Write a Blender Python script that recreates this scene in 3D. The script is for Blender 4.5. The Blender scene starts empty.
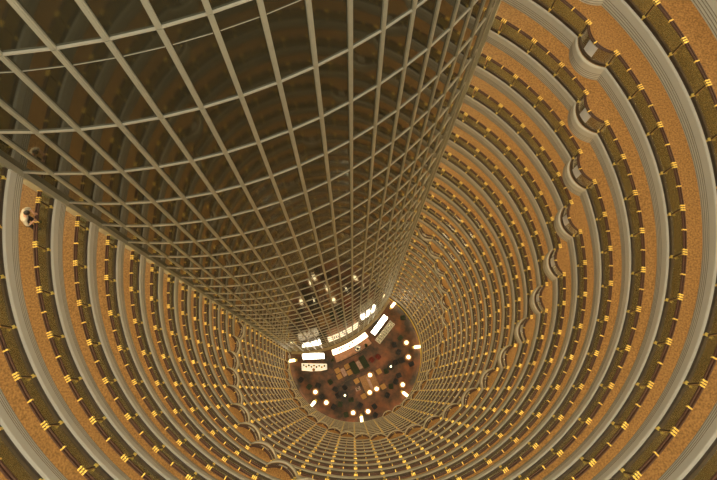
import bpy, math, random
from mathutils import Vector, Matrix

random.seed(4)
PI = math.pi
sc = bpy.context.scene
C = sc.collection

# ------------------------------------------------------------------ camera, world, exposure
R = 12.0                       # radius of the atrium void
H = 3.22                       # storey height
CAM_Z = 113.5
CAM = Vector((-0.064, -6.90, CAM_Z))
TILT, ROLL = 0.25108, -0.03477
d = Vector((0, math.sin(TILT), -math.cos(TILT)))
up = Vector((0, math.cos(TILT), math.sin(TILT)))
rt = Vector((1, 0, 0))
ri = rt * math.cos(ROLL) - up * math.sin(ROLL)
ui = up * math.cos(ROLL) + rt * math.sin(ROLL)
camd = bpy.data.cameras.new('camera')
camd.sensor_width = 36.0
camd.lens = 594.1 / 717 * 36
camd.clip_start, camd.clip_end = 0.1, 400
cam = bpy.data.objects.new('camera', camd)
C.objects.link(cam)
M3 = Matrix((ri, ui, -d)).transposed()
cam.matrix_world = Matrix.Translation(CAM) @ M3.to_4x4()
sc.camera = cam

w = bpy.data.worlds.new('world'); sc.world = w
w.use_nodes = True
bgn = w.node_tree.nodes['Background']
bgn.inputs[0].default_value = (1.0, 0.91, 0.74, 1)
bgn.inputs[1].default_value = 1.85

STRIP_LIGHT = 12.0             # strength of the unseen strips added to light galleries and lobby
STRIP_COLOR = (1.0, 0.74, 0.40)

vs = sc.view_settings
vs.view_transform = 'Standard'; vs.look = 'None'; vs.gamma = 1.0; vs.exposure = 0.0
vs.use_curve_mapping = False
sc.cycles.max_bounces = 10
sc.cycles.transparent_max_bounces = 24
sc.cycles.caustics_reflective = False
sc.cycles.caustics_refractive = False

# ------------------------------------------------------------------ materials
def nodes_mat(name):
    m = bpy.data.materials.new(name); m.use_nodes = True
    return m, m.node_tree, m.node_tree.nodes['Principled BSDF']

def plain(name, col, rough=0.5, metal=0.0, var=0.0, scale=8.0, emit=None, bump=0.0):
    m, nt, b = nodes_mat(name)
    b.inputs['Roughness'].default_value = rough
    b.inputs['Metallic'].default_value = metal
    b.inputs['Base Color'].default_value = (*col, 1)
    if var or bump:
        tc = nt.nodes.new('ShaderNodeTexCoord')
        nz = nt.nodes.new('ShaderNodeTexNoise'); nz.inputs['Scale'].default_value = scale
        nz.inputs['Detail'].default_value = 4
        nt.links.new(tc.outputs['Object'], nz.inputs['Vector'])
        if var:
            rp = nt.nodes.new('ShaderNodeValToRGB')
            rp.color_ramp.elements[0].position = 0.3; rp.color_ramp.elements[1].position = 0.7
            rp.color_ramp.elements[0].color = (*[c * (1 - var) for c in col], 1)
            rp.color_ramp.elements[1].color = (*[min(1, c * (1 + var)) for c in col], 1)
            nt.links.new(nz.outputs['Fac'], rp.inputs['Fac'])
            nt.links.new(rp.outputs['Color'], b.inputs['Base Color'])
        if bump:
            bp = nt.nodes.new('ShaderNodeBump'); bp.inputs['Strength'].default_value = bump
            nt.links.new(nz.outputs['Fac'], bp.inputs['Height'])
            nt.links.new(bp.outputs['Normal'], b.inputs['Normal'])
    if emit:
        b.inputs['Emission Color'].default_value = (*emit[0], 1)
        b.inputs['Emission Strength'].default_value = emit[1]
    return m

def glass_mat(name, tint, gloss, mixv, rough=0.05):
    m = bpy.data.materials.new(name); m.use_nodes = True
    nt = m.node_tree
    nt.nodes.remove(nt.nodes['Principled BSDF'])
    out = nt.nodes['Material Output']
    t = nt.nodes.new('ShaderNodeBsdfTransparent'); t.inputs[0].default_value = (*tint, 1)
    g = nt.nodes.new('ShaderNodeBsdfGlossy'); g.inputs['Color'].default_value = (*gloss, 1); g.inputs['Roughness'].default_value = rough
    lw = nt.nodes.new('ShaderNodeLayerWeight'); lw.inputs['Blend'].default_value = mixv
    mx = nt.nodes.new('ShaderNodeMixShader')
    nt.links.new(lw.outputs['Facing'], mx.inputs[0])
    nt.links.new(t.outputs[0], mx.inputs[1]); nt.links.new(g.outputs[0], mx.inputs[2])
    nt.links.new(mx.outputs[0], out.inputs['Surface'])
    return m

M = {}
M['carpet'] = plain('orange_carpet', (0.335, 0.198, 0.075), 0.95, 0, 0.42, 15.0)
M['cream'] = plain('cream_fascia', (0.69, 0.65, 0.52), 0.5, 0, 0.02, 1.5)
M['groove_shade'] = plain('fascia_groove_shade', (0.30, 0.25, 0.16), 0.6, 0, 0.05, 2)  # dark colour stands in for shade in the fascia grooves
M['soffit'] = plain('soffit_plaster', (0.55, 0.50, 0.40), 0.8, 0, 0.05, 2)
M['corridor'] = plain('corridor_wall', (0.50, 0.36, 0.20), 0.8, 0, 0.1, 2)
M['bronze'] = plain('dark_bronze', (0.10, 0.072, 0.045), 0.4, 0.5, 0.2, 5)
M['wood'] = plain('handrail_wood', (0.060, 0.024, 0.013), 0.4, 0, 0.3, 12)
M['gold'] = plain('polished_brass', (1.0, 0.72, 0.17), 0.32, 0.4, 0.08, 20)
M['glass'] = glass_mat('greenish_glass', (0.78, 0.85, 0.78), (0.9, 0.9, 0.8), 0.24, 0.2)
M['bay_glass'] = glass_mat('curved_bay_glass', (0.62, 0.60, 0.48), (0.98, 0.98, 0.95), 0.62, 0.22)
M['mullion'] = plain('tan_aluminium', (0.45, 0.43, 0.31), 0.45, 0.2, 0.06, 3)
M['transom'] = plain('toplit_aluminium', (0.55, 0.52, 0.40), 0.4, 0.2, 0.05, 3)  # paler than the mullions: light on upward faces put into the colour
M['strip'] = plain('added_strip_light', (1, 0.8, 0.5), 0.5, 0, emit=(STRIP_COLOR, STRIP_LIGHT))
M['mirror'] = plain('dark_mirror_glass', (0.032, 0.029, 0.017), 0.05, 0.0, 0.04, 0.5)
M['mirror'].node_tree.nodes['Principled BSDF'].inputs['IOR'].default_value = 1.85
M['mirror'].node_tree.nodes['Principled BSDF'].inputs['Specular Tint'].default_value = (0.74, 0.80, 0.62, 1)
M['drum'] = plain('tan_stone', (0.42, 0.33, 0.18), 0.6, 0, 0.12, 1.5)
M['darkwood'] = plain('dark_wood_panel', (0.10, 0.055, 0.03), 0.45, 0, 0.3, 3)
M['white'] = plain('cream_laquer', (0.75, 0.70, 0.58), 0.35, 0, 0.04, 4)
M['glow'] = plain('white_light_panel', (1, 1, 1), 0.5, 0, emit=((1.0, 0.90, 0.70), 14.0))
M['buffet'] = plain('cream_counter_added_glow', (0.8, 0.74, 0.6), 0.4, 0, emit=((1.0, 0.84, 0.58), 0.75))  # emission paints the neighbouring counters' light onto the buffet top
M['barglow'] = plain('lit_bar_top', (1, 0.9, 0.75), 0.4, 0, emit=((1.0, 0.80, 0.52), 2.6))
M['peach'] = plain('peach_marble', (0.62, 0.33, 0.20), 0.25, 0, 0.2, 2.5)
M['lampshade'] = plain('paper_lamp', (1, 0.95, 0.8), 0.6, 0, emit=((1.0, 0.80, 0.42), 4.5))
M['darkfab'] = plain('charcoal_upholstery', (0.035, 0.035, 0.04), 0.8, 0, 0.3, 6)
M['blackgreen'] = plain('green_black_upholstery', (0.04, 0.055, 0.03), 0.8, 0, 0.3, 6)
M['redfab'] = plain('dark_red_upholstery', (0.22, 0.04, 0.03), 0.8, 0, 0.3, 6)
M['tanfab'] = plain('tan_upholstery', (0.50, 0.28, 0.10), 0.75, 0, 0.15, 6)
M['pinkstone'] = plain('pinkish_stone', (0.50, 0.33, 0.28), 0.35, 0, 0.25, 3)
M['tanwood'] = plain('honey_wood', (0.36, 0.19, 0.08), 0.4, 0, 0.25, 4)
M['greystone'] = plain('grey_stone', (0.30, 0.28, 0.26), 0.3, 0.2, 0.2, 3)
M['silver'] = plain('silver_metal', (0.8, 0.8, 0.78), 0.15, 1.0, 0.05, 3)
M['bay_pale'] = plain('pale_satin', (0.92, 0.92, 0.88), 0.4, 0.2, 0.03, 3)
M['leaf'] = plain('green_leaf', (0.05, 0.11, 0.03), 0.6, 0, 0.4, 6)
M['bottle'] = plain('pale_green_glass', (0.45, 0.55, 0.32), 0.1, 0.3, 0.1, 5)
M['skin'] = plain('skin', (0.52, 0.30, 0.20), 0.6, 0, 0.05, 6)
M['shirt'] = plain('pale_shirt', (0.62, 0.58, 0.46), 0.8, 0, 0.06, 6)
M['trouser'] = plain('dark_trousers', (0.03, 0.03, 0.035), 0.85, 0, 0.2, 6)
M['hair'] = plain('black_hair', (0.012, 0.010, 0.008), 0.5, 0, 0.3, 20)
M['shoe'] = plain('black_shoe', (0.02, 0.02, 0.02), 0.4, 0, 0.2, 10)

def lobby_floor_mat():
    m, nt, b = nodes_mat('brown_patterned_marble')
    b.inputs['Roughness'].default_value = 0.30
    tc = nt.nodes.new('ShaderNodeTexCoord')
    n1 = nt.nodes.new('ShaderNodeTexNoise'); n1.inputs['Scale'].default_value = 0.28; n1.inputs['Detail'].default_value = 6
    n1.inputs['Roughness'].default_value = 0.65
    n2 = nt.nodes.new('ShaderNodeTexVoronoi'); n2.inputs['Scale'].default_value = 0.9
    r1 = nt.nodes.new('ShaderNodeValToRGB')
    e = r1.color_ramp.elements
    e[0].position = 0.40; e[0].color = (0.05, 0.035, 0.02, 1)
    e[1].position = 0.66; e[1].color = (0.34, 0.12, 0.045, 1)
    x = e.new(0.51); x.color = (0.16, 0.075, 0.035, 1)
    mx = nt.nodes.new('ShaderNodeMix'); mx.data_type = 'RGBA'; mx.blend_type = 'MULTIPLY'; mx.inputs[0].default_value = 0.5
    r2 = nt.nodes.new('ShaderNodeValToRGB')
    r2.color_ramp.elements[0].color = (0.35, 0.3, 0.25, 1); r2.color_ramp.elements[1].color = (1, 1, 1, 1)
    r2.color_ramp.elements[1].position = 0.6
    for n in (n1, n2): nt.links.new(tc.outputs['Object'], n.inputs['Vector'])
    nt.links.new(n1.outputs['Fac'], r1.inputs['Fac']); nt.links.new(n2.outputs['Distance'], r2.inputs['Fac'])
    nt.links.new(r1.outputs['Color'], mx.inputs[6]); nt.links.new(r2.outputs['Color'], mx.inputs[7])
    nt.links.new(mx.outputs[2], b.inputs['Base Color'])
    return m
M['lobby'] = lobby_floor_mat()

# ------------------------------------------------------------------ mesh helpers
def pol(az, r, z=0.0):
    a = math.radians(az)
    return Vector((r * math.sin(a), r * math.cos(a), z))

class MB:
    def __init__(s): s.v = []; s.f = []
    def add(s, vs, fs):
        o = len(s.v); s.v += [tuple(v) for v in vs]; s.f += [tuple(i + o for i in f) for f in fs]; return s
    def box(s, c, size, rz=0.0, bev=0.0):
        x, y, z = [q / 2 for q in size]
        cr, sr = math.cos(rz), math.sin(rz)
        if bev <= 0:
            P = [(-x, -y), (x, -y), (x, y), (-x, y)]
        else:
            b = min(bev, x * .9, y * .9)
            P = [(-x + b, -y), (x - b, -y), (x, -y + b), (x, y - b), (x - b, y), (-x + b, y), (-x, y - b), (-x, -y + b)]
        n = len(P); V = []
        lev = [(-z, 1.0), (z, 1.0)] if bev <= 0 else [(-z, 1.0), (z - bev * .6, 1.0), (z, 1 - bev / max(x, y))]
        for zz, k in lev:
            for px, py in P:
                px *= k; py *= k
                V.append((c[0] + px * cr - py * sr, c[1] + px * sr + py * cr, c[2] + zz))
        F = [tuple(range(n))[::-1], tuple(range((len(lev) - 1) * n, len(lev) * n))]
        for L in range(len(lev) - 1):
            for i in range(n):
                j = (i + 1) % n
                F.append((L * n + i, L * n + j, (L + 1) * n + j, (L + 1) * n + i))
        return s.add(V, F)
    def lathe(s, c, prof, seg=16):
        V = []; F = []
        for r, z in prof:
            for i in range(seg):
                a = 2 * PI * i / seg
                V.append((c[0] + r * math.cos(a), c[1] + r * math.sin(a), c[2] + z))
        for L in range(len(prof) - 1):
            for i in range(seg):
                j = (i + 1) % seg
                F.append((L * seg + i, L * seg + j, (L + 1) * seg + j, (L + 1) * seg + i))
        F.append(tuple(range(seg))[::-1]); k = (len(prof) - 1) * seg
        F.append(tuple(range(k, k + seg)))
        return s.add(V, F)
    def tube(s, pts, r, seg=8):
        pts = [Vector(p) for p in pts]; V = []; F = []
        rs = r if isinstance(r, (list, tuple)) else [r] * len(pts)
        for i, p in enumerate(pts):
            t = (pts[min(i + 1, len(pts) - 1)] - pts[max(i - 1, 0)]).normalized()
            a = t.cross(Vector((0, 0, 1)))
            if a.length < 1e-3: a = Vector((1, 0, 0))
            a.normalize(); b = t.cross(a)
            for k in range(seg):
                q = 2 * PI * k / seg
                V.append(p + a * math.cos(q) * rs[i] + b * math.sin(q) * rs[i])
        for i in range(len(pts) - 1):
            for k in range(seg):
                j = (k + 1) % seg
                F.append((i * seg + k, i * seg + j, (i + 1) * seg + j, (i + 1) * seg + k))
        F.append(tuple(range(seg))[::-1]); k = (len(pts) - 1) * seg
        F.append(tuple(range(k, k + seg)))
        return s.add(V, F)
    def sweep(s, path, prof, closed=True, fix=1e9):
        """path: function i -> (centre direction vector, base radius vector); prof: list of (dr, z) in a closed or open loop"""
        n = len(prof); V = []; F = []
        for (p, nrm) in path:
            for (dr, z) in prof:
                V.append((p if dr < fix else Vector((0, 0, 0))) + nrm * dr + Vector((0, 0, z)))
        m = n if closed else n - 1
        for i in range(len(path) - 1):
            for k in range(m):
                j = (k + 1) % n
                F.append((i * n + k, (i + 1) * n + k, (i + 1) * n + j, i * n + j))
        if closed:
            F.append(tuple(range(n))); k = (len(path) - 1) * n
            F.append(tuple(range(k, k + n))[::-1])
        return s.add(V, F)
    def mesh(s, name, mat, smooth=False):
        me = bpy.data.meshes.new(name); me.from_pydata(s.v, [], s.f); me.materials.append(mat)
        me.validate()
        if smooth:
            me.polygons.foreach_set('use_smooth', [True] * len(me.polygons))
        me.update(); return me
    def build(s, name, mat, parent=None, smooth=False, loc=(0, 0, 0), rz=0.0):
        return place(name, s.mesh(name, mat, smooth), parent, loc, rz)

def place(name, me, parent=None, loc=(0, 0, 0), rz=0.0):
    o = bpy.data.objects.new(name, me); C.objects.link(o)
    o.location = loc; o.rotation_euler = (0, 0, rz)
    if parent: o.parent = parent
    return o
def tag(o, label=None, cat=None, group=None, kind=None):
    if label: o['label'] = label
    if cat: o['category'] = cat
    if group: o['group'] = group
    if kind: o['kind'] = kind
    return o
def thing(name, label, cat, loc=(0, 0, 0), rz=0.0, group=None, kind=None):
    return tag(place(name, None, None, loc, rz), label, cat, group, kind)

# ------------------------------------------------------------------ gallery geometry
A0, A1 = 28.7, 270.9
P0, STEP = 48.4, 8.14           # azimuth of the first post and the post spacing
K_TOP, K_BOT = -3, 26
def zk(k): return CAM_Z - 22.10 - H * k
def bays_of(k): return [i for i in (k, k + 14, k - 14) if -2 <= i <= 26]

def inset(az, k, c, s, sp):
    """inward bulge of the rounded bay at this azimuth"""
    for i in bays_of(k):
        u = (az - (P0 + STEP * (i + .5))) / (STEP * .5) * sp
        if abs(u) < 1:
            rr = (c * c + s * s) / (2 * s)
            return math.sqrt(max(0, rr * rr - (c * u) ** 2)) - (rr - s)
    return 0.0

def ring_path(k, kind, a0=A0, a1=A1, base=R):
    az = set()
    n = int((a1 - a0) / 1.0) + 1
    for i in range(n + 1): az.add(round(a0 + (a1 - a0) * i / n, 3))
    for b in bays_of(k):
        c = P0 + STEP * (b + .5); wd = STEP * .5 * 1.16
        for j in range(29):
            a = c - wd + 2 * wd * j / 28
            if a0 < a < a1: az.add(round(a, 3))
    out = []
    for a in sorted(az):
        if kind == 'fascia': ins = inset(a, k, 0.98, 0.50, 1 / 1.08)
        elif kind == 'rail': ins = inset(a, k, 0.86, 0.42, 1.0)
        else: ins = 0
        out.append((pol(a, base - ins), pol(a, 1.0)))
    return out

ORD = ['', 'first', 'second', 'third', 'fourth', 'fifth', 'sixth', 'seventh', 'eighth', 'ninth', 'tenth', 'eleventh', 'twelfth',
       'thirteenth', 'fourteenth', 'fifteenth', 'sixteenth', 'seventeenth', 'eighteenth', 'nineteenth', 'twentieth']
def ordinal(n):
    if n <= 20: return ORD[n]
    if n == 30: return 'thirtieth'
    return 'twenty-' + ORD[n - 20]

# ---- structure: core curtain wall
CC = Vector((-0.914 * R, 1.58 * R, 0)); CR = 1.5676 * R
def core_pt(i, dr=0.0, z=0.0):
    # i = 0 .. 18 from the left corner to the right corner
    L = math.radians(math.degrees(math.atan2(-.5, .866)))
    half = 33.25
    ang = half - 2 * half * i / 18
    base = Vector((0.5, -0.866, 0))
    a = math.radians(-ang)
    v = Vector((base.x * math.cos(a) - base.y * math.sin(a), base.x * math.sin(a) + base.y * math.cos(a), 0))
    return CC + v * (CR + dr) + Vector((0, 0, z)), v
def core_rz(v): return math.atan2(v.y, v.x)

Z_TOPW = CAM_Z + 7.0
core = tag(place('wall_core', None), kind='structure')
g = MB()
for i in range(18):
    p, _ = core_pt(i); q, _ = core_pt(i + 1)
    b = len(g.v)
    g.add([(p.x, p.y, 0), (q.x, q.y, 0), (q.x, q.y, Z_TOPW), (p.x, p.y, Z_TOPW)], [(0, 1, 2, 3)])
    # solid thickness behind each pane strip
    n = (p + q) / 2 - CC; n.normalize()
    pb, qb = p - n * .05, q - n * .05
    g.add([(pb.x, pb.y, 0), (qb.x, qb.y, 0), (qb.x, qb.y, Z_TOPW), (pb.x, pb.y, Z_TOPW)], [(3, 2, 1, 0)])
g.build('mirror_glass', M['mirror'], core)
OFF = {-3: 1.30, -2: .5, -1: .3, 0: .1}
trans_z = [zk(k) - 1.03 + (OFF.get(k, 1.5 if k < -3 else 0)) for k in range(-9, 28)]
trans_z = [z for z in trans_z if 0.5 < z < Z_TOPW]
lv = sorted(trans_z)
seg = [0.0] + lv + [Z_TOPW]
mul = MB()
for a, b in zip(seg[:-1], seg[1:]):
    a2, b2 = a + .02, b - .02
    mul.box((.03, 0, (a2 + b2) / 2), (.07, .15, b2 - a2))
    mul.box((.04, 0, (a2 + b2) / 2), (.08, .06, b2 - a2))
mul.box((.02, 0, Z_TOPW / 2), (.05, .10, Z_TOPW - .02))
mm = mul.mesh('mullion', M['mullion'])
endm = MB()
for a, b in zip(seg[:-1], seg[1:]):
    endm.box((.02, 0, (a + b) / 2), (.34, .42, b - a - .03))
endm.box((.01, 0, Z_TOPW / 2), (.3, .38, Z_TOPW - .02))
me2 = endm.mesh('corner_mullion', M['mullion'])
for i in range(19):
    p, v = core_pt(i)
    if i == 18:
        p = p + Vector((-v.y, v.x, 0)) * -.18
    place('corner_mullion' if i in (0, 18) else 'mullion', me2 if i in (0, 18) else mm, core, p, core_rz(v))
pa, _ = core_pt(17.45); pb_, vb = core_pt(17.97); cc_ = (pa + pb_) / 2; nv = (cc_ - CC).normalized()
MB().box((cc_.x + nv.x * .02, cc_.y + nv.y * .02, Z_TOPW / 2), (.05, (pb_ - pa).length, Z_TOPW - .04), core_rz(nv)).build('corner_panel', M['mullion'], core)
for z in trans_z:
    t = MB()
    for i in range(18):
        p, v1 = core_pt(i); q, v2 = core_pt(i + 1)
        c = (p + q) / 2; n = (c - CC).normalized()
        e = (q - p).length
        t.box((c.x + n.x * .025, c.y + n.y * .025, z), (.06, e - .125, .06), core_rz(n))
    t.build('transom', M['transom'], core)
t = MB()
z = trans_z[0]
zs = zk(-3) - 1.03 + 1.30 - .24 * H
for i in range(18):
    p, v1 = core_pt(i); q, v2 = core_pt(i + 1)
    c = (p + q) / 2; n = (c - CC).normalized()
    t.box((c.x + n.x * .012, c.y + n.y * .012, zs), (.018, (q - p).length - .19, .012), core_rz(n))
t.build('pane_joint', M['transom'], core)

# ---- structure: lobby floor, drum walls
fl = MB()
N = 96
V = [(0, 0, 0)] + [tuple(pol(360 * i / N, 15.2)) for i in range(N)]
V += [(0, 0, -.3)] + [tuple(pol(360 * i / N, 15.2, -.3)) for i in range(N)]
F = []
for i in range(N):
    j = (i + 1) % N
    F += [(0, j + 1, i + 1), (N + 1, N + 2 + i, N + 2 + j), (i + 1, j + 1, N + 2 + j, N + 2 + i)]
fl.add(V, F)
tag(fl.build('floor', M['lobby']), kind='structure')

def band(name, mat, prof, kind='structure', a0=A0, a1=A1, closed=True):
    b = MB(); b.sweep([(pol(a0 + (a1 - a0) * i / 120, 0), pol(a0 + (a1 - a0) * i / 120, 1.0)) for i in range(121)], prof, closed)
    return tag(b.build(name, mat, smooth=False), kind=kind)
zb = zk(K_BOT)
# tan band below the lowest gallery, then a dark recessed storey
band('wall_drum', M['drum'], [(12.12, zb - 1.06), (12.04, zb - 1.10), (12.04, 4.9), (12.16, 4.75), (12.30, 4.7), (12.6, 4.7), (12.6, zb - 1.06)])
band('trim_31', M['bronze'], [(12.02, 4.9), (12.02, 4.72), (12.10, 4.66), (12.10, 4.9)])
band('added_light_strip', M['strip'], [(12.70, 4.76), (12.70, 4.72), (12.88, 4.72), (12.88, 4.76)])  # unseen strip added to brighten the lobby floor
band('wall_lobby', M['darkwood'], [(12.95, 4.7), (12.95, 0.0), (13.2, 0.0), (13.2, 4.7)])
band('baseboard_lobby', M['gold'], [(12.35, 0.0), (12.35, .42), (12.42, .46), (12.50, .42), (12.50, 0.0)])
band('wall_outer', M['corridor'], [(14.75, zb - .3), (14.95, zb - .3), (14.95, zk(K_TOP) + 3.4), (14.75, zk(K_TOP) + 3.4)], a0=A0 - 9, a1=A1 + 9)

# ---- galleries
ident = lambda k, kind, **kw: ring_path(k, kind, **kw)
for n_, k in enumerate(range(K_TOP, K_BOT + 1)):
    z = zk(k)
    fp = ring_path(k, 'fascia', base=0)          # inset only: offset radii come from the profile
    prof = [(11.97, z), (11.895, z - .02), (11.865, z - .06), (11.865, z - .46), (11.90, z - .48), (11.90, z - .51), (11.88, z - .52), (11.88, z - .60),
            (11.92, z - .62), (11.92, z - .65), (11.90, z - .66), (11.90, z - .76), (11.945, z - .78), (11.945, z - .81), (11.925, z - .82), (11.925, z - .92),
            (11.97, z - .94), (11.97, z - 1.03), (12.45, z - 1.04), (12.45, z - .0)]
    f = MB(); f.sweep(fp, prof, fix=12.40)
    fo = tag(f.build('trim_%d' % (n_ + 1), M['cream']), kind='structure')
    for dz, rr_ in ((-.44, 11.865), (-.57, 11.88), (-.72, 11.90), (-.88, 11.925)):  # thin dark strips, slightly proud, paint the shade lines of the mouldings
        gl = MB(); gl.sweep(fp, [(rr_ - .006, z + dz), (rr_ - .006, z + dz - .028), (rr_ + .004, z + dz - .028), (rr_ + .004, z + dz)])
        gl.build('groove_shade_line', M['groove_shade'], fo)
    c = MB(); c.sweep(ring_path(k, 'plain', base=0, a0=A0 - 9, a1=A1 + 9), [(12.45, z), (14.75, z), (14.75, z - .12), (12.45, z - .12)])
    tag(c.build('gallery_floor', M['carpet']), kind='structure')
    e = MB(); e.sweep(fp, [(11.98, z + .004), (12.46, z + .004), (12.46, z - .01), (11.98, z - .01)], fix=12.40)
    tag(e.build('gallery_floor_edge', M['carpet']), kind='structure')
    s = MB(); s.sweep(ring_path(k, 'plain', base=0, a0=A0 - 9, a1=A1 + 9), [(12.45, z - .80), (14.75, z - .80), (14.75, z - .70), (12.45, z - .70)])
    tag(s.build('ceiling', M['soffit']), kind='structure')
    s = MB(); s.sweep([(pol(A0 + (A1 - A0) * i / 90, 0), pol(A0 + (A1 - A0) * i / 90, 1.0)) for i in range(91)],
                      [(13.25, z - .80), (13.25, z - .825), (13.40, z - .825), (13.40, z - .80)])
    s.sweep([(pol(A0 + (A1 - A0) * i / 90, 0), pol(A0 + (A1 - A0) * i / 90, 1.0)) for i in range(91)],
            [(12.14, z - 1.04), (12.14, z - 1.06), (12.26, z - 1.06), (12.26, z - 1.04)])
    tag(s.build('added_light_strip', M['strip']), kind='structure')  # unseen strips: inner for gallery downlights, front added to brighten the fascias

# ---- balustrades
RB = 12.0
post_me = MB().tube([(0, 0, -.01), (0, 0, 0.94)], .028, 8).box((0, 0, .06), (.10, .05, .12)).mesh('post', M['bronze'])
foot_me = MB().box((-.05, 0, .17), (.09, .11, .045), bev=.01).box((-.055, 0, .09), (.03, .07, .17)).mesh('foot_bracket', M['gold'])
cm = MB()
for o_ in (-.088, 0, .088):
    cm.box((-.035, o_, 0.98), (.085, .055, .092), bev=.012)
    cm.box((.052, o_, 0.98), (.085, .055, .092), bev=.012)
cm.box((.01, 0, 0.955), (.15, .2, .03))
collar_me = cm.mesh('collar', M['gold'])
mc = MB().box((-.035, 0, 0.98), (.085, .05, .092), bev=.012).box((.052, 0, 0.98), (.085, .05, .092), bev=.012).box((.01, 0, 0.95), (.15, .03, .04))
midc_me = mc.mesh('rail_clip', M['gold'])
bw = 2 * RB * math.sin(math.radians(STEP / 2)) - .07
glass_me = MB().box((0, 0, .55), (.014, bw, .72)).mesh('glass_panel', M['glass'])
short_me = MB().box((0, 0, .55), (.014, .46, .72)).mesh('glass_panel', M['glass'])
def curved_panel():
    c = P0 + STEP * .5
    path = []
    for j in range(25):
        a = c - STEP * .485 + STEP * .97 * j / 24
        q = pol(a - c, RB - inset(a, 0, .86, .42, 1.0)) - pol(0, RB)
        path.append((Vector((q.y, -q.x, 0)), Vector((1, 0, 0))))
    b = MB(); b.sweep(path, [(-.007, .20), (-.007, 0.92), (.007, 0.92), (.007, .20)])
    return b.mesh('curved_glass_panel', M['bay_glass'], smooth=False)
curved_me = curved_panel()
def pale_panel():  # pale panel for the bright patch on each rounded bay
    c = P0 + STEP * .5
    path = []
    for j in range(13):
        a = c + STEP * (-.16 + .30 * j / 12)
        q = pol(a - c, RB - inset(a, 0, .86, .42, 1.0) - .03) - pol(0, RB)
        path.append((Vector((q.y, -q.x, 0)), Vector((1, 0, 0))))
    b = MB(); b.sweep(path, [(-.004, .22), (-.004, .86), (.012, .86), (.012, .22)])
    return b.mesh('pale_panel', M['bay_pale'])
pale_me = pale_panel()
def az_rz(az): return math.radians(90 - az)      # local +x points outwards

for k in range(K_TOP, K_BOT + 1):
    z = zk(k)
    num = K_BOT - k + 1
    root = thing('balustrade', 'glass balustrade with twin dark handrail, ringing the %s gallery up from the lobby' % ordinal(num),
                 'balustrade', (0, 0, z), 0, 'balustrades around the ring galleries')
    rp = ring_path(k, 'rail', base=0, a0=A0 + .35, a1=A1 - .25)
    h = MB()
    for c0 in (RB - .035, RB + .052):
        pr = [(c0 + .036 * math.cos(2 * PI * q / 8 + PI / 8), 0.98 + .038 * math.sin(2 * PI * q / 8 + PI / 8)) for q in range(8)]
        h.sweep(rp, pr)
    h.sweep(rp, [(RB - .01, 0.92), (RB - .01, 0.955), (RB + .03, 0.955), (RB + .03, 0.92)])
    h.build('handrail', M['wood'], root)
    ch = MB(); ch.sweep(rp, [(RB - .06, .0), (RB - .06, .16), (RB + .03, .16), (RB + .03, .0)])
    ch.build('base_channel', M['bronze'], root)
    bays = bays_of(k)
    azs = [A0 + .75] + [P0 + STEP * j for j in range(-2, 28)] + [A1 - .75]
    azs = azs[:-1] + [A1 - .55] if azs[-1] > azs[-2] + 1 else azs[:-1]
    for j, az in enumerate(azs):
        loc = pol(az, RB)
        p = place('post', post_me, root, loc, az_rz(az))
        place('collar', collar_me, p); place('foot_bracket', foot_me, p)
    for j in range(-2, 27):
        az = P0 + STEP * (j + .5)
        b = j in bays
        place('curved_glass_panel' if b else 'glass_panel', curved_me if b else glass_me, root, pol(az, RB), az_rz(az))
        if b: place('pale_panel', pale_me, root, pol(az, RB), az_rz(az))
        rr = RB - (.42 if b else .011)
        place('rail_clip', midc_me, root, pol(az, rr), az_rz(az))
    for az in ((azs[0] + azs[1]) / 2, (azs[-1] + azs[-2]) / 2):
        place('glass_panel', short_me, root, pol(az, RB), az_rz(az)).scale = (1, .82 if az < 90 else .95, 1)

# ------------------------------------------------------------------ lobby furniture
def cdir(x, y): return math.atan2(y, x)
def armchair(x, y, rz, fab, label, group='lobby armchairs'):
    t = thing('armchair', label, 'chair', (x, y, 0), rz, group)
    MB().box((0, 0, .32), (.78, .72, .22), bev=.06).build('seat', M[fab], t)
    MB().box((-.36, 0, .58), (.20, .84, .62), bev=.07).build('backrest', M[fab], t)
    for s in (-1, 1):
        MB().box((.02, s * .42, .40), (.74, .16, .40), bev=.05).build('armrest', M[fab], t)
        for sx in (-.3, .3):
            MB().lathe((sx, s * .33, 0), [(.02, 0), (.03, .22)], 8).build('leg', M['darkwood'], t)
    return t
LZ = 0
def table_lamp(x, y, label, dark=False):
    t = thing('lamp_table', label, 'table', (x, y, LZ), 0, 'lamp tables in the lobby')
    MB().lathe((0, 0, 0), [(.28, 0), (.28, .03), (.05, .06), (.05, .50)], 16).build('pedestal', M['darkwood'], t)
    MB().lathe((0, 0, 0), [(.62, .50), (.65, .52), (.65, .55), (.60, .56)], 24).build('tabletop', M['darkfab' if dark else 'tanwood'], t)
    l = thing('globe_lamp', label.replace('table under', 'globe lamp on table with').replace('round table', 'round lamp'), 'lamp', (x, y, LZ + .56), 0, 'glowing globe lamps on the lobby tables')
    r = .18 if dark else .34
    MB().lathe((0, 0, 0), [(.14, 0), (.14, .03), (.03, .05), (.03, .12)], 12).build('base', M['gold'], l)
    MB().lathe((0, 0, .1 + r), [(r * math.sin(PI * q / 10) + .002, -r * math.cos(PI * q / 10)) for q in range(11)], 20).build('shade', M['lampshade'], l, True)
    return t, l

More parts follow.
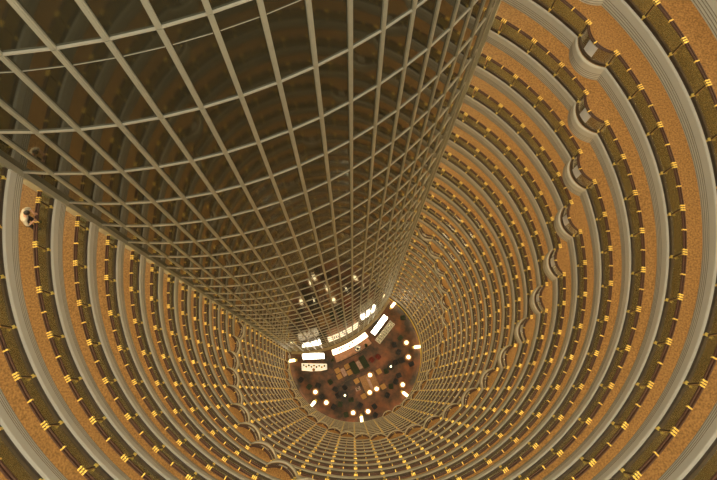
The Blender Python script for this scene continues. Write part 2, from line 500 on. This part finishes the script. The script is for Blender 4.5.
def lamp(x, y, tl, ll, dark=False):
    t, l = table_lamp(x, y, tl, dark)
    l['label'] = ll
GL = [(-7.0, -7.08, 'at the lobby lower left edge'), (-4.91, -8.89, 'right of the lower left wall light'), (.05, -10.51, 'left above the lowest wall light'),
      (2.76, -10.18, 'right above the lowest wall light'), (2.94, -3.71, 'at the top corner of the wood platform'), (4.21, -6.14, 'at the right bottom corner of the wood platform'),
      (2.95, -6.82, 'at the left bottom corner of the wood platform'), (9.0, -5.23, 'near the lower right wall light'), (9.58, 2.45, 'above left of the right-hand wall light'),
      (10.0, -.19, 'below the right-hand wall light')]
for x, y, s in GL:
    LZ = .24 if 'wood platform' in s else 0
    lamp(x, y, 'round wooden table holding a globe lamp, ' + s, 'cream glowing globe lamp ' + s)
LZ = 0
for x, y, s in [(-1.57, -7.51, 'among the chairs at lower centre'), (6.76, -2.03, 'right of the honey wood platform')]:
    lamp(x, y, 'dark round table with a tiny light, ' + s, 'tiny bright globe lamp on dark round table, ' + s, True)

# wall lights: glowing boxes on brass brackets
for az, s in [(36.3, 'at the upper right near the mirrored wall'), (81.5, 'at the right side of the lobby'), (126, 'at the lower right of the lobby'),
              (172, 'at the very bottom of the lobby'), (218.6, 'at the lower left of the lobby'), (262.3, 'at the left near the mirrored wall')]:
    p = pol(az, 11.75, 0)
    t = thing('wall_light', 'rectangular glowing light on a brass stand ' + s, 'light', p, az_rz(az), 'rectangular lights around the lobby edge')
    MB().box((-.02, 0, .35), (.12, .12, .7)).box((0, 0, .02), (.5, .4, .04)).build('stand', M['gold'], t)
    MB().box((0, 0, .80), (1.15, .50, .22), bev=.04).build('light_panel', M['lampshade'], t)
    MB().box((-.78, 0, .72), (.42, .42, .12), bev=.03).build('brass_tray', M['gold'], t)

# counters below the mirrored wall
def quad_slab(pts, z0, z1):
    b = MB(); n = len(pts)
    V = [(x, y, z0) for x, y in pts] + [(x, y, z1) for x, y in pts]
    F = [tuple(range(n))[::-1], tuple(range(n, 2 * n))] + [(i, (i + 1) % n, n + (i + 1) % n, n + i) for i in range(n)]
    return b.add(V, F)
t = thing('light_counter', 'brilliant white lit counter at the left, against the mirrored wall', 'counter')
L1 = [(-9.7, -1.35), (-5.6, -1.05), (-5.75, -.02), (-9.95, -.12)]
quad_slab([(x, y) for x, y in L1], 0, 1.0).build('body', M['white'], t)
quad_slab([(x * .995, y) for x, y in [(-9.6, -1.28), (-5.7, -.98), (-5.82, -.08), (-9.85, -.18)]], 1.0, 1.05).build('lit_top', M['glow'], t)
t = thing('buffet_counter', 'cream buffet counter with dishes, in front of the left lit counter', 'counter')
L2 = [(-9.85, -2.0), (-5.15, -1.95), (-5.05, -2.95), (-6.2, -3.25), (-8.0, -3.4), (-9.7, -3.3)]
quad_slab(L2[::-1], 0, .92).build('body', M['white'], t)
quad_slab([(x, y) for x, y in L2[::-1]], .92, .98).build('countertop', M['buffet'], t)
for q in range(9):
    x = -9.4 + q * .48; y = -2.35 - .25 * (q % 2)
    tag(MB().lathe((0, 0, 0), [(.08, 0), (.17, .05), (.19, .12), (.16, .12), (.06, .04)], 12).build('serving_dish', M[('greystone', 'tanwood', 'darkfab')[q % 3]], None, loc=(x, y, .98)),
        'small round dish, %s from the left on the cream buffet counter' % ORD[q + 1], 'dish', 'dishes on the buffet counter')
tag(MB().lathe((0, 0, 0), [(.1, 0), (.24, .08), (.28, .2), (.22, .2), (.08, .06)], 14).build('serving_bowl', M['tanwood'], None, loc=(-7.5, -3.1, .98)),
    'dark brown bowl at the front edge of the buffet counter', 'bowl')

t = thing('light_counter', 'brilliant white lit counter at the right, against the mirrored wall', 'counter')
def ofs(p, q, d0, d1):
    p, q = Vector((*p, 0)), Vector((*q, 0)); n = (q - p).normalized(); n = Vector((n.y, -n.x, 0))
    a, b, c, e = p + n * d0, q + n * d0, q + n * d1, p + n * d1
    return [(e.x, e.y), (c.x, c.y), (b.x, b.y), (a.x, a.y)]
PA, PB = (2.75, 4.25), (5.1, 7.6)
quad_slab(ofs(PA, PB, .1, 1.15), 0, 1.0).build('body', M['white'], t)
quad_slab(ofs(PA, PB, .18, 1.08), 1.0, 1.05).build('lit_top', M['glow'], t)
t = thing('bottle_table', 'long pale table crowded with bottles, below the right lit counter', 'table')
quad_slab(ofs((3.4, 2.9), (6.2, 6.7), .3, 1.5), .78, .84).build('tabletop', M['white'], t)
for p in ofs((3.6, 3.1), (6.1, 6.5), .4, 1.4):
    MB().box((p[0], p[1], .39), (.08, .08, .78)).build('leg', M['silver'], t)
o3 = [(u, v_) for u in range(9) for v_ in range(3)]
dr = (Vector((6.2, 6.7, 0)) - Vector((3.4, 2.9, 0))); ln = dr.length; dr.normalize(); nn = Vector((dr.y, -dr.x, 0))
bot = MB().lathe((0, 0, 0), [(.09, 0), (.10, .22), (.035, .32), (.035, .44)], 10).mesh('bottle', M['bottle'])
bot2 = MB().lathe((0, 0, 0), [(.11, 0), (.11, .14), (.04, .2), (.04, .26)], 10).mesh('bottle', M['silver'])
ROW = ['nearest the lit counter', 'in the middle row', 'in the outer row']
for u, v_ in o3:
    p = Vector((3.4, 2.9, 0)) + dr * (.3 + u * (ln - .6) / 8) + nn * (.55 + v_ * .35)
    tag(place('bottle', bot if (u + v_) % 2 else bot2, None, (p.x, p.y, .84)),
        '%s bottle, %s from the low end, %s on the bottle table' % ('pale green' if (u + v_) % 2 else 'squat silver', ORD[u + 1], ROW[v_]),
        'bottle', 'bottles on the long table')

# curved bar island in the centre
def bar_arc(r0, r1, a0, a1, n=20, c=(CC.x, CC.y)):
    P = []
    for i in range(n + 1):
        a = math.radians(a0 + (a1 - a0) * i / n); P.append((c[0] + r1 * math.cos(a), c[1] + r1 * math.sin(a)))
    Q = []
    for i in range(n + 1):
        a = math.radians(a0 + (a1 - a0) * i / n); Q.append((c[0] + r0 * math.cos(a), c[1] + r0 * math.sin(a)))
    return P, Q
def arc_slab(r0, r1, a0, a1, z0, z1, n=24):
    P, Q = bar_arc(r0, r1, a0, a1, n); b = MB()
    for i in range(n):
        pts = [Q[i], P[i], P[i + 1], Q[i + 1]]
        V = [(x, y, z0) for x, y in pts] + [(x, y, z1) for x, y in pts]
        F = [(3, 2, 1, 0), (4, 5, 6, 7), (1, 2, 6, 5), (3, 0, 4, 7)]
        if i == 0: F.append((0, 1, 5, 4))
        if i == n - 1: F.append((2, 3, 7, 6))
        b.add(V, F)
    return b
BA0, BA1 = -70.3, -49.4
tag(arc_slab(CR + .12, CR + .62, -92, -27.5, 2.5, 2.8, 40).build('trim_32', M['drum']), kind='structure')
t = thing('bar_counter', 'long curved glowing bar along the foot of the mirrored wall', 'counter')
arc_slab(CR + .72, CR + 1.72, BA0, BA1, 0, 1.0).build('body', M['peach'], t)
arc_slab(CR + .70, CR + 1.75, BA0, BA1, 1.0, 1.06).build('lit_top', M['barglow'], t)
t = thing('bar_platform', 'peach stone platform with a dark curved rim in front of the bar', 'platform')
arc_slab(CR + 1.80, CR + 3.1, BA0 + .5, BA1 - .6, 0, .16).build('deck', M['peach'], t)
arc_slab(CR + 3.1, CR + 3.3, BA0 + 2.2, BA1 - 2.6, 0, .55).build('rim', M['darkwood'], t)
def core_at(ang, dr_): a = math.radians(ang); return (CC.x + (CR + dr_) * math.cos(a), CC.y + (CR + dr_) * math.sin(a))
for q, (an, dr_, s) in enumerate([(-66.2, 1.2, 'left end'), (-65.0, 1.15, 'second from the left end'), (-63.9, 1.1, 'third from the left end'), (-60.6, 1.45, 'left of the stone urn, lower'),
                                  (-59.9, 1.1, 'left of the stone urn, upper'), (-58.3, 1.0, 'just left of the stone urn')]):
    x, y = core_at(an, dr_)
    tag(MB().box((0, 0, .12), (.36, .22, .24), bev=.05).build('bar_tray', M['darkfab'], None, loc=(x, y, 1.06), rz=math.radians(an)),
        'small black tray on the glowing bar, ' + s, 'tray', 'black trays on the bar')
for x, y, s in ((-4.1, -1.25, 'left'), (2.05, 1.7, 'right')):
    tt = thing('planter', 'small dark potted plant at the %s end of the platform rim' % s, 'plant', (x, y, .16), 0, 'potted plants at the platform ends')
    MB().lathe((0, 0, 0), [(.18, 0), (.26, .4), (.22, .4), (.2, .3)], 14).build('pot', M['greystone'], tt)
    b = MB()
    for q in range(26):
        a = random.random() * 2 * PI; l = random.uniform(.2, .42)
        c, s_ = math.cos(a), math.sin(a); wv = .06
        zz = .4 + random.uniform(.1, .45)
        b.add([(-s_ * wv * .3, c * wv * .3, .38), (s_ * wv * .3, -c * wv * .3, .38), (c * l * .7 + s_ * wv, s_ * l * .7 - c * wv, zz), (c * l, s_ * l, zz - .05), (c * l * .7 - s_ * wv, s_ * l * .7 + c * wv, zz)],
              [(0, 1, 2, 3, 4)])
    b.build('leaves', M['leaf'], tt)
ux, uy = .46, .98
t = thing('stone_urn', 'big grey stone urn with a silver rim standing in front of the bar', 'urn', (ux, uy, .16))
MB().lathe((0, 0, 0), [(.30, 0), (.38, .1), (.34, .2), (.55, .8), (.62, 1.3), (.5, 1.9), (.35, 2.2), (.3, 2.2)], 24).build('body', M['greystone'], t, True)
MB().lathe((0, 0, 0), [(.33, 2.18), (.45, 2.22), (.45, 2.3), (.28, 2.3), (.2, 2.2)], 24).build('rim', M['silver'], t, True)
MB().box((.42, .30, 1.3), (.26, .55, 1.7), math.radians(35), bev=.1).build('silver_plaque', M['silver'], t)

# seating on the strip below the bar
SD = math.radians(32)          # direction of the seating strip
def sofa(x, y, label):
    t = thing('sofa', label, 'sofa', (x, y, 0), SD, 'dark sofas on the seating strip')
    MB().box((0, 0, .30), (1.15, 2.3, .26), bev=.06).build('seat', M['blackgreen'], t)
    MB().box((-.5, 0, .60), (.22, 2.3, .5), bev=.06).build('backrest', M['blackgreen'], t)
    for s in (-1, 1): MB().box((0, s * 1.12, .42), (1.1, .18, .42), bev=.05).build('armrest', M['blackgreen'], t)
sofa(.02, -2.45, 'left dark green sofa below the platform rim')
sofa(1.76, -1.34, 'right dark green sofa below the platform rim')
def lowtable(x, y, label):
    t = thing('coffee_table', label, 'table', (x, y, 0), SD, 'pink stone coffee tables')
    MB().box((0, 0, .2), (.45, 1.0, .4)).build('pedestal', M['tanwood'], t)
    MB().box((0, 0, .43), (.75, 1.55, .06), bev=.02).build('tabletop', M['pinkstone'], t)
lowtable(-1.95, -3.35, 'pink stone coffee table between the tan stools')
lowtable(.90, -1.92, 'pink stone coffee table between the dark green sofas')
def stool(x, y, label, big=.95):
    t = thing('stool', label, 'stool', (x, y, 0), SD, 'square tan stools')
    MB().box((0, 0, .32), (big, big, .3), bev=.08).build('cushion', M['tanfab'], t)
    for sx in (-1, 1):
        for sy in (-1, 1): MB().box((sx * .33, sy * .33, .09), (.07, .07, .18)).build('leg', M['darkwood'], t)
stool(-3.13, -3.1, 'tan stool at the far left of the seating strip, upper')
stool(-2.72, -4.15, 'tan stool at the far left of the seating strip, lower')
stool(-1.38, -2.30, 'tan stool left of the left sofa, upper')
stool(-.85, -3.35, 'tan stool left of the left sofa, lower')
t = thing('bench_rail', 'long grey low bench along the lower edge of the seating strip', 'bench', (.15, -3.95, 0), SD)
MB().box((0, 0, .22), (6.6, .16, .06)).build('seat', M['bronze'], t)
for q in (-3, -1, 1, 3): MB().box((q, 0, .1), (.08, .12, .2)).build('leg', M['darkwood'], t)

# honey wood platform with piano-like table and stools
t = thing('wood_platform', 'square honey wood platform between four globe lamps', 'platform', (2.95, -5.1, 0), math.radians(25))
MB().box((0, 0, .12), (2.9, 3.3, .24), bev=.03).build('deck', M['tanwood'], t)
MB().box((0, 0, .25), (.5, 2.6, .03), bev=.01).build('runner', M['pinkstone'], t)
for x, y, s in [(4.6, -3.0, 'upper right of the honey wood platform'), (.5, -4.85, 'left of the honey wood platform'), (5.45, -5.7, 'right of the honey wood platform'), (1.9, -7.55, 'below the honey wood platform')]:
    stool(x, y, 'tan stool ' + s)
t = thing('round_statue', 'small silver figure on a pinkish plinth left of the honey wood platform', 'statue', (.8, -6.25, 0))
MB().box((0, 0, .3), (.9, .7, .6), .4, bev=.05).build('plinth', M['pinkstone'], t)
MB().lathe((0, 0, .6), [(.2, 0), (.28, .2), (.12, .5), (.2, .7), (.05, .9)], 12).build('figure', M['silver'], t, True)
for x, y, s in [(3.2, -.9, 'left'), (4.35, -.35, 'right')]:
    armchair(x, y, random.uniform(0, 6), 'redfab', '%s one of two dark red armchairs right of the dark sofas' % s, 'red armchairs')

# clusters of armchairs
spots = [(7.4, 2.0), (8.5, 3.3), (8.2, .7), (9.25, .95), (10.5, 1.2), (8.9, -.75), (10.6, -1.4), (8.9, 7.15), (9.8, 6.5), (8.3, -3.6), (6.9, -5.6), (9.3, -7.3),
         (7.75, -4.7), (5.9, -2.9), (7.7, -1.2), (6.2, -7.2), (-4.4, -5.2), (-1.7, -6.1), (-2.9, -7.6), (-.4, -8.3), (-6.6, -5.9), (-5.8, -7.9), (-7.9, -8.3),
         (-6.2, -9.9), (-3.6, -9.6), (-2.4, -9.1), (1.3, -9.2), (1.4, -10.5), (-1.2, -10.9), (3.9, -9.3), (4.1, -10.8), (-8.2, -6.2), (-9.8, -5.0), (-3.4, -6.5)]
def where(x, y):
    best = min(GL, key=lambda g_: (g_[0] - x) ** 2 + (g_[1] - y) ** 2)
    dx, dy = x - best[0], y - best[1]
    side = ('right of' if dx > 0 else 'left of') if abs(dx) > abs(dy) else ('above' if dy > 0 else 'below')
    return side + ' the globe lamp ' + best[2]
seen = {}
WL = [pol(a_, 11.6) for a_ in (36.3, 81.5, 126, 172, 218.6, 262.3)]
done = []
for n_, (x, y) in enumerate(spots):
    if any((x - w_.x) ** 2 + (y - w_.y) ** 2 < 1.75 ** 2 for w_ in WL) or any((x - u_) ** 2 + (y - v_) ** 2 < 1.15 ** 2 for u_, v_ in done) or any((x - g_[0]) ** 2 + (y - g_[1]) ** 2 < 1.2 ** 2 for g_ in GL + [(-1.57, -7.51), (6.76, -2.03)]):
        continue
    done.append((x, y))
    best = min(GL, key=lambda g_: (g_[0] - x) ** 2 + (g_[1] - y) ** 2)
    rz = math.atan2(best[1] - y, best[0] - x)
    dist = math.hypot(best[0] - x, best[1] - y)
    fab = ('darkfab', 'blackgreen', 'darkfab')[n_ % 3]
    wp = where(x, y)
    lab = ('charcoal' if fab == 'darkfab' else 'dark green') + ' armchair ' + wp
    k_ = seen.get(wp, 0); seen[wp] = k_ + 1
    if k_: lab = lab.replace('armchair ', ('armchair further ', 'armchair furthest ', 'armchair outermost ')[min(k_ - 1, 2)], 1)
    armchair(x, y, rz, fab, lab, 'dark lobby armchairs')

# ------------------------------------------------------------------ the person leaning on the railing
def skin_mesh(name, pts, edges, radii, mat, sub=2, root=0):
    me = bpy.data.meshes.new(name); me.from_pydata([tuple(p) for p in pts], edges, []); me.materials.append(mat)
    o = bpy.data.objects.new(name, me); C.objects.link(o)
    sk = o.modifiers.new('skin', 'SKIN'); sk.use_smooth_shade = True
    for i, r_ in enumerate(radii):
        v = me.skin_vertices[0].data[i]
        v.radius = r_ if isinstance(r_, tuple) else (r_, r_)
        v.use_root = (i == root)
    s_ = o.modifiers.new('sub', 'SUBSURF'); s_.levels = sub; s_.render_levels = sub
    dg = bpy.context.evaluated_depsgraph_get()
    ev = o.evaluated_get(dg)
    nm = bpy.data.meshes.new_from_object(ev)
    nm.polygons.foreach_set('use_smooth', [True] * len(nm.polygons))
    o.modifiers.clear(); o.data = nm; bpy.data.meshes.remove(me)
    return o

PAZ = 264.9
pp = thing('person', 'person in a pale shirt leaning over the railing at the far left, looking down', 'person', pol(PAZ, 12.48, zk(0)), az_rz(PAZ) + PI)
# local +x points towards the void; the rail stands at x = 0.5, 1.15 high
def V3(*a): return Vector(a)
pts = [V3(.02, 0, .92), V3(.07, 0, 1.08), V3(.15, 0, 1.24), V3(.25, 0, 1.38), V3(.33, 0, 1.46), V3(.39, 0, 1.52)]
ed = [(0, 1), (1, 2), (2, 3), (3, 4), (4, 5)]
rad = [(.15, .12), (.14, .11), (.16, .115), (.155, .11), (.06, .06), (.055, .055)]
for s in (-1, 1):
    b = len(pts)
    pts += [V3(.24, s * .18, 1.36), V3(.25, s * .29, 1.22), V3(.26, s * .32, 1.12), V3(.34, s * .24, 1.085), V3(.39, s * .17, 1.075), V3(.45, s * .13, 1.07)]
    ed += [(3, b), (b, b + 1), (b + 1, b + 2), (b + 2, b + 3), (b + 3, b + 4), (b + 4, b + 5)]
    rad += [.07, .052, .046, .038, .028, .034]
    b = len(pts)
    pts += [V3(.01, s * .10, .86), V3(-.02, s * .13, .66), V3(.02, s * .13, .48), V3(-.03, s * .13, .28), V3(-.05, s * .13, .08), V3(.02, s * .14, .04), V3(.12, s * .15, .035)]
    ed += [(0, b)] + [(b + i, b + i + 1) for i in range(6)]
    rad += [.10, .085, .06, .052, .038, .036, .032]
body = skin_mesh('body', pts, ed, rad, M['skin'])
body.parent = pp
# fingers on the far side of the rail
fb = []
for s in (-1, 1):
    for q in range(4):
        y = s * (.13 + (q - 1.5) * .022)
        L = (.062, .075, .07, .055)[q]
        fb.append([(.46, y, 1.072), (.46 + L * .6, y, 1.07), (.46 + L, y, 1.045), (.455 + L, y, 1.02)])
    fb.append([(.43, s * .10, 1.075), (.46, s * .065, 1.07), (.49, s * .055, 1.045)])
b = MB()
for f_ in fb: b.tube(f_, [.010, .009, .0085, .007][:len(f_)] if len(f_) > 3 else [.011, .010, .008], 6)
b.build('fingers', M['skin'], pp, True)
# shirt
pts = [V3(.02, 0, .92), V3(.07, 0, 1.08), V3(.15, 0, 1.24), V3(.245, 0, 1.37), V3(.30, 0, 1.43)]
ed = [(0, 1), (1, 2), (2, 3), (3, 4)]
rad = [(.185, .145), (.17, .135), (.19, .14), (.18, .13), (.085, .08)]
for s in (-1, 1):
    b_ = len(pts)
    pts += [V3(.24, s * .19, 1.36), V3(.25, s * .29, 1.22), V3(.26, s * .315, 1.125), V3(.30, s * .28, 1.10)]
    ed += [(3, b_), (b_, b_ + 1), (b_ + 1, b_ + 2), (b_ + 2, b_ + 3)]
    rad += [.088, .068, .060, .056]
sh = skin_mesh('shirt', pts, ed, rad, M['shirt']); sh.parent = pp
# trousers
pts = [V3(.02, 0, .95), V3(.02, 0, .88)]; ed = [(0, 1)]; rad = [(.165, .13), (.17, .135)]
for s in (-1, 1):
    b_ = len(pts)
    pts += [V3(.01, s * .10, .82), V3(-.02, s * .13, .64), V3(.02, s * .13, .46), V3(-.03, s * .13, .26), V3(-.05, s * .13, .10)]
    ed += [(1, b_)] + [(b_ + i, b_ + i + 1) for i in range(4)]
    rad += [.12, .10, .078, .070, .062]
tr = skin_mesh('trousers', pts, ed, rad, M['trouser']); tr.parent = pp
for s in (-1, 1):
    MB().box((.03, s * .145, .045), (.29, .11, .09), bev=.03).build('shoe', M['shoe'], pp)
# head: lathe profile scaled, tilted forward
def ellipsoid(c, r, seg=20, rings=14, lo=0, hi=None, f=None):
    b = MB(); V = []; F = []
    hi = rings if hi is None else hi
    for q in range(lo, hi + 1):
        th = PI * q / rings
        for i in range(seg):
            a = 2 * PI * i / seg
            n = Vector((math.sin(th) * math.cos(a), math.sin(th) * math.sin(a), math.cos(th)))
            k = f(n) if f else 1.0
            V.append((c[0] + n.x * r[0] * k, c[1] + n.y * r[1] * k, c[2] + n.z * r[2] * k))
    for q in range(hi - lo):
        for i in range(seg):
            j = (i + 1) % seg
            F.append((q * seg + i, (q + 1) * seg + i, (q + 1) * seg + j, q * seg + j))
    return b.add(V, F)
hd = place('head', None, pp, (.43, 0, 1.585)); hd.rotation_euler = (0, math.radians(38), 0)
h_ = ellipsoid((0, 0, 0), (.098, .076, .12), 24, 16, f=lambda n: 1 - .16 * max(0, -n.z) * (1 - .3 * max(0, n.x)))
h_.add([(.09, 0, .03), (.088, .014, -.028), (.088, -.014, -.028), (.122, 0, -.026)], [(0, 1, 3), (0, 3, 2), (1, 2, 3), (0, 2, 1)])
bpy.data.objects.remove(hd)
def tilt(mb, ang, c):
    m = Matrix.Translation(c) @ Matrix.Rotation(ang, 4, 'Y')
    mb.v = [tuple(m @ Vector(v)) for v in mb.v]; return mb
HC = Vector((.45, 0, 1.60)); HA = math.radians(40)
for s in (-1, 1):
    e_ = ellipsoid((0, s * .078, -.005), (.022, .010, .032), 10, 8); h_.add(e_.v, e_.f)
tilt(h_, HA, HC).build('head', M['skin'], pp, True)
tilt(ellipsoid((-.012, 0, .018), (.108, .086, .122), 24, 16, 0, 9, f=lambda n: 1.0 + .03 * math.sin(9 * n.y + 5 * n.x) - (.06 if n.x > .75 and n.z < .3 else 0)), HA, HC).build('hair', M['hair'], pp, True)
eb = MB()
for s in (-1, 1):
    e_ = ellipsoid((.083, s * .03, .002), (.014, .014, .009), 10, 8); eb.add(e_.v, e_.f)
tilt(eb, HA, HC).build('eyes', M['hair'], pp, True)
mo = MB().box((.083, 0, -.058), (.016, .044, .010)); tilt(mo, HA, HC).build('mouth', M['redfab'], pp)
